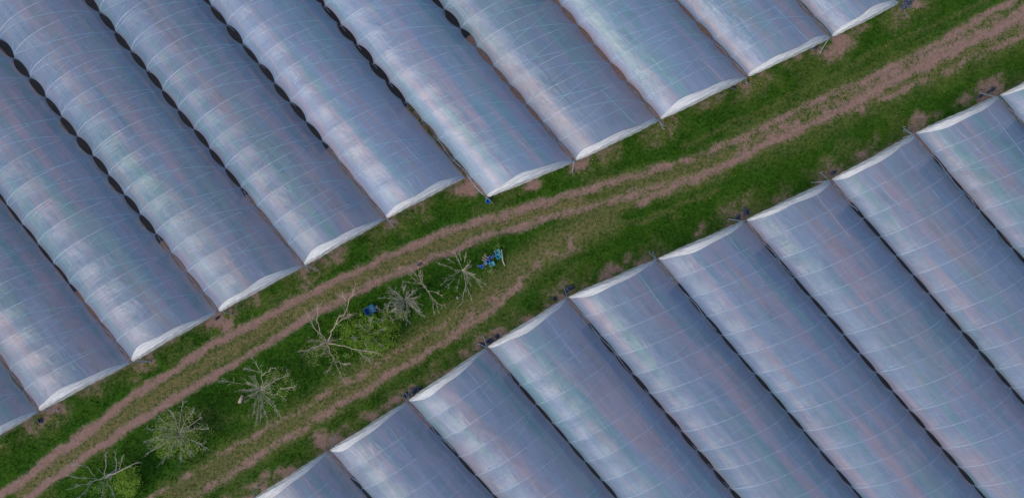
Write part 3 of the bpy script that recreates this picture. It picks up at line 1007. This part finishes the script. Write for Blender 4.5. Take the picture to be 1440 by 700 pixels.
def crumple(name, label, px, py, rx, ry, h, rz, mat, seed, cat, group=None):
    """crumpled sheet / bundle: a lumpy mound with ragged outline"""
    r = np.random.default_rng(seed)
    c = P(px, py); g = ground_z(c.x, c.y)
    n, m = 26, 9
    vs = [(0, 0, h * 0.7)]; fs = []
    lob = r.uniform(0.55, 1.25, n); lob = (lob + np.roll(lob, 1)) / 2
    for i in range(1, m + 1):
        f = i / m
        for k in range(n):
            a = 2 * math.pi * k / n
            rad = f * lob[k]
            z = h * (1 - f ** 1.6) * r.uniform(0.5, 1.2) + 0.01
            if i == m: z = -0.03
            x, y = rx * rad * math.cos(a), ry * rad * math.sin(a)
            vs.append((x * math.cos(rz) - y * math.sin(rz), x * math.sin(rz) + y * math.cos(rz), z))
    for k in range(n):
        fs.append((0, 1 + k, 1 + (k + 1) % n))
    for i in range(m - 1):
        for k in range(n):
            a = 1 + i * n + k; b2 = 1 + i * n + (k + 1) % n
            fs.append((a, a + n, b2 + n, b2))
    mb = MB(); mb.add(vs, fs)
    o = mb.build(name, mat)
    o.location = (c.x, c.y, g + 0.01)
    return tag(o, label, cat, group)


GH = 'crates and rubbish heaped beside the bare spidery tree'
crate('crate', 'pale teal crate in the rubbish heap, nearest the dirt track', 699.6, 354.2, (0.42, 0.36, 0.24), 0.45, M['teal_lt'], group=GH)
crate('crate', 'deep teal crate touching the pale teal one and the dead stick', 700.9, 360.4, (0.40, 0.36, 0.24), 0.5, M['teal'], group=GH)
crate('crate', 'single pale teal crate set apart at the foot of the heap', 692, 371, (0.40, 0.31, 0.22), 0.5, M['teal_lt'], group=GH)
crate('crate', 'dark purple crate half hidden beside the teal crates', 696.2, 357.8, (0.30, 0.30, 0.20), 0.9, M['purple'], group=GH)
tub('bucket', 'bright blue bucket in the middle of the heap', 689.3, 362.2, 0.15, 0.26, M['blue'], 'bucket', group=GH)
tub('bucket', 'blue bucket between the planks and the lone teal crate', 686.3, 367.6, 0.17, 0.28, M['blue'], 'bucket', group=GH)
tub('bucket', 'small pale blue bucket against the purple crate', 693.4, 360.0, 0.10, 0.18, M['teal_lt'], 'bucket', group=GH)
tub('bucket', 'blue bucket at the low end of the heap', 678, 374.4, 0.16, 0.22, M['blue'], 'bucket', group=GH)
tub('bucket', 'tiny blue pot lying alone at the tip of the heap', 672.8, 374.0, 0.09, 0.14, M['blue'], 'bucket', group=GH)
tub('plant_pot', 'orange terracotta pot beside the blue bucket', 692.3, 363.6, 0.10, 0.16, M['orange'], 'pot', group=GH)
tub('plant_pot', 'offwhite tub next to the blue bucket in the heap', 682.6, 370.4, 0.13, 0.18, M['white'], 'tub', group=GH)
crumple('sack', 'round tan sack lying on grass above the planks', 683.6, 357.2, 0.14, 0.13, 0.2, 0.3, M['tan'], 5, 'sack', GH)
for k, (dx, dy) in enumerate(((0, 0), (1.7, -2.6), (-0.6, 3.0))):
    c = P(682 + dx, 363.6 + dy); mb = MB()
    mb.box((0, 0, 0), (0.50, 0.09, 0.035))
    o = mb.build('plank', M['wood']); o.location = (c.x, c.y, 0.05 + ground_z(c.x, c.y)); o.rotation_euler = (0, 0.04, -0.55 + 0.06 * k)
    tag(o, ['middle plank of the three pale planks by the blue bucket', 'upper plank of the three pale planks by the blue bucket', 'lower plank of the three pale planks by the blue bucket'][k], 'plank', GH)

# dead pale stick beside the crates
rr = random.Random(3)
mb = MB(); limb(mb, [P(705.4, 350.6, 0.5), P(706.0, 357, 0.35), P(706.8, 365.5, 0.2), P(709.8, 373, 0.03)], 0.045, 0.06, rr, 0)
tag(mb.build('dead_branch', M['stone'], None, True), 'pale bent dead branch lying beside the teal crates', 'branch')
r = np.random.default_rng(9)


def weed(label, px, py, rad, n, mat, h=0.5):
    c0 = P(px, py)
    root = empty('weed', (c0.x, c0.y, 0)); tag(root, label, 'plant', 'weeds along the grass')
    mb = MB()
    for k in range(4):
        a = k * 1.6 + px; mb.tube([c0 + Vector((0, 0, -.03)), c0 + Vector((math.cos(a) * rad * .5, math.sin(a) * rad * .5, h * .9))], [0.012, 0.006], 4)
    mb.build('stem', M['leaf_stem'] if 'leaf_stem' in M else M['bark_grey'], root)
    c = np.array(c0) + r.normal(0, 1, (n, 3)) * np.array([rad * .5, rad * .5, h * 0.25]) + np.array([0, 0, h * 0.7])
    c[:, 2] = np.maximum(c[:, 2], 0.06)
    link('foliage', leaf_mesh('foliage', c, 0.07, 0.15, M[mat], r), root)


weed('pale leafy weed standing just above the teal crates', 700, 346.5, 0.45, 90, 'leaf_green')
weed('low lime green weed just below the dense grey leafless tree', 560, 455, 0.5, 80, 'leaf_lime')
weed('leafy weed on the grass below the lone teal crate', 690, 381, 0.4, 60, 'leaf_pale')

# big blue box by the bush
crate('storage_box', 'large faded blue plastic box sunk in the grass by the lime bush', 521, 435.5, (0.92, 0.66, 0.4), 0.55, M['bluedk'], cat='box')
# blue tub at the jutting tunnel corner
tub('tub', 'bright blue tub at the post of the jutting tunnel corner', 686.5, 283.0, 0.20, 0.34, M['blue'], 'tub')
# cut log
c = P(340, 560); mb = MB()
ang = math.radians(66)
d = Vector((math.cos(ang), math.sin(ang), 0))
root = empty('cut_log', (c.x, c.y, 0)); tag(root, 'short pale cut log lying on grass beside the starburst tree', 'log')
mb.tube([c + Vector((0, 0, .13)) - d * 0.36, c + Vector((0, 0, .14)), c + Vector((0, 0, .13)) + d * 0.36], [0.15, 0.14, 0.125], 10)
mb.build('bark', M['wood'], root, True)
mb = MB(); mb.tube([c + Vector((0, 0, .13)) - d * 0.368, c + Vector((0, 0, .13)) - d * 0.361], [0.135, 0.135], 10)
mb.build('cut_face', M['wood_cut'], root)
crumple('stone', 'pale stone on the grass below the spidery tree', 644, 418.5, 0.16, 0.14, 0.14, 0.2, M['stone'], 7, 'stone')
crumple('plastic_bag', 'small white bag under the starburst tree', 372.6, 579, 0.13, 0.11, 0.14, 0.2, M['white'], 8, 'bag')
tub('plant_pot', 'small dark pot at the edge of the track by the leaning tree', 588.5, 372.5, 0.13, 0.16, M['purple'], 'pot')

# dark plastic remnants at the tunnel posts
DB = 'dark plastic heaps at the tunnel posts'
heaps = [(583, 550, .5, .3, 'largest dark plastic heap at the second post of the lower row', 1.0), (590, 546, .2, .35, 'narrow dark plastic strip right of the heap at the second lower post', 2.0),
         (571, 556, .35, .25, 'dark plastic scrap left of the heap at the second lower post', .4),
         (688, 479.5, .42, .28, 'dark plastic heap at the third post of the lower row', .5), (678, 485, .25, .3, 'dark plastic scrap left of the third lower post', 1.2),
         (699, 473, .25, .25, 'dark plastic scrap right of the third lower post', .2),
         (802, 405.5, .5, .28, 'dark plastic heap at the fourth post of the lower row', .6), (794, 411, .28, .2, 'dark plastic scrap touching the fourth lower post', 1.6),
         (779, 420.5, .22, .2, 'small dark plastic scrap left of the fourth lower post', .3),
         (1049, 298, .32, .45, 'curled dark plastic heap at the sixth post of the lower row', .5), (1037, 307, .40, .26, 'dark plastic scrap left of the sixth lower post', .9),
         (1172, 243, .35, .2, 'dark plastic scrap at the seventh post of the lower row', .4),
         (1394, 127, .6, .15, 'flat dark plastic strip at the ninth post of the lower row', .55), (1378, 136, .4, .14, 'dark plastic strip left of the ninth lower post', .5),
         (57, 591, .32, .24, 'dark plastic scrap under the corner of the first upper tunnel', .2), (1146, 68, .3, .2, 'dark plastic scrap left of the tenth upper post', 2.5),
         (1275, 6, .7, .45, 'large dark plastic sheet at the top edge of the grass', .6), (1031, 124, .25, .16, 'dark plastic scrap below the ninth upper post', .3),
         (306, 447, .3, .14, 'dark plastic scrap at the third upper post', .6)]
for k, (px, py, rx, ry, lab, rz) in enumerate(heaps):
    crumple('plastic_heap', lab, px, py, rx, ry, 0.24, rz, M['dark_film'], 40 + k, 'plastic sheet', DB)

# dandelions: tiny yellow flower heads scattered through the grass
r = np.random.default_rng(15)
pts = []
for (c, q) in UP[1:]:
    for k in range(30):
        p = P(c[0] + 14 + r.normal(0, 9), c[1] + 4 + r.normal(0, 8)); pts.append((p.x, p.y))
for k in range(900):
    pts.append((r.uniform(-45, 45), r.uniform(-22, 22)))
pts = np.array(pts)
ok = (sample(inside, pts[:, 0], pts[:, 1]) < 0.02) & (sample(dirt, pts[:, 0], pts[:, 1]) < 0.5)
pts = pts[ok]
c = np.column_stack([pts, sample(Z, pts[:, 0], pts[:, 1]) + 0.14])
me = leaf_mesh('dandelions', c, 0.05, 0.10, M['flower'], r)
tag(link('dandelions', me), 'tiny yellow dandelion flowers dotted through the grass', kind='stuff')
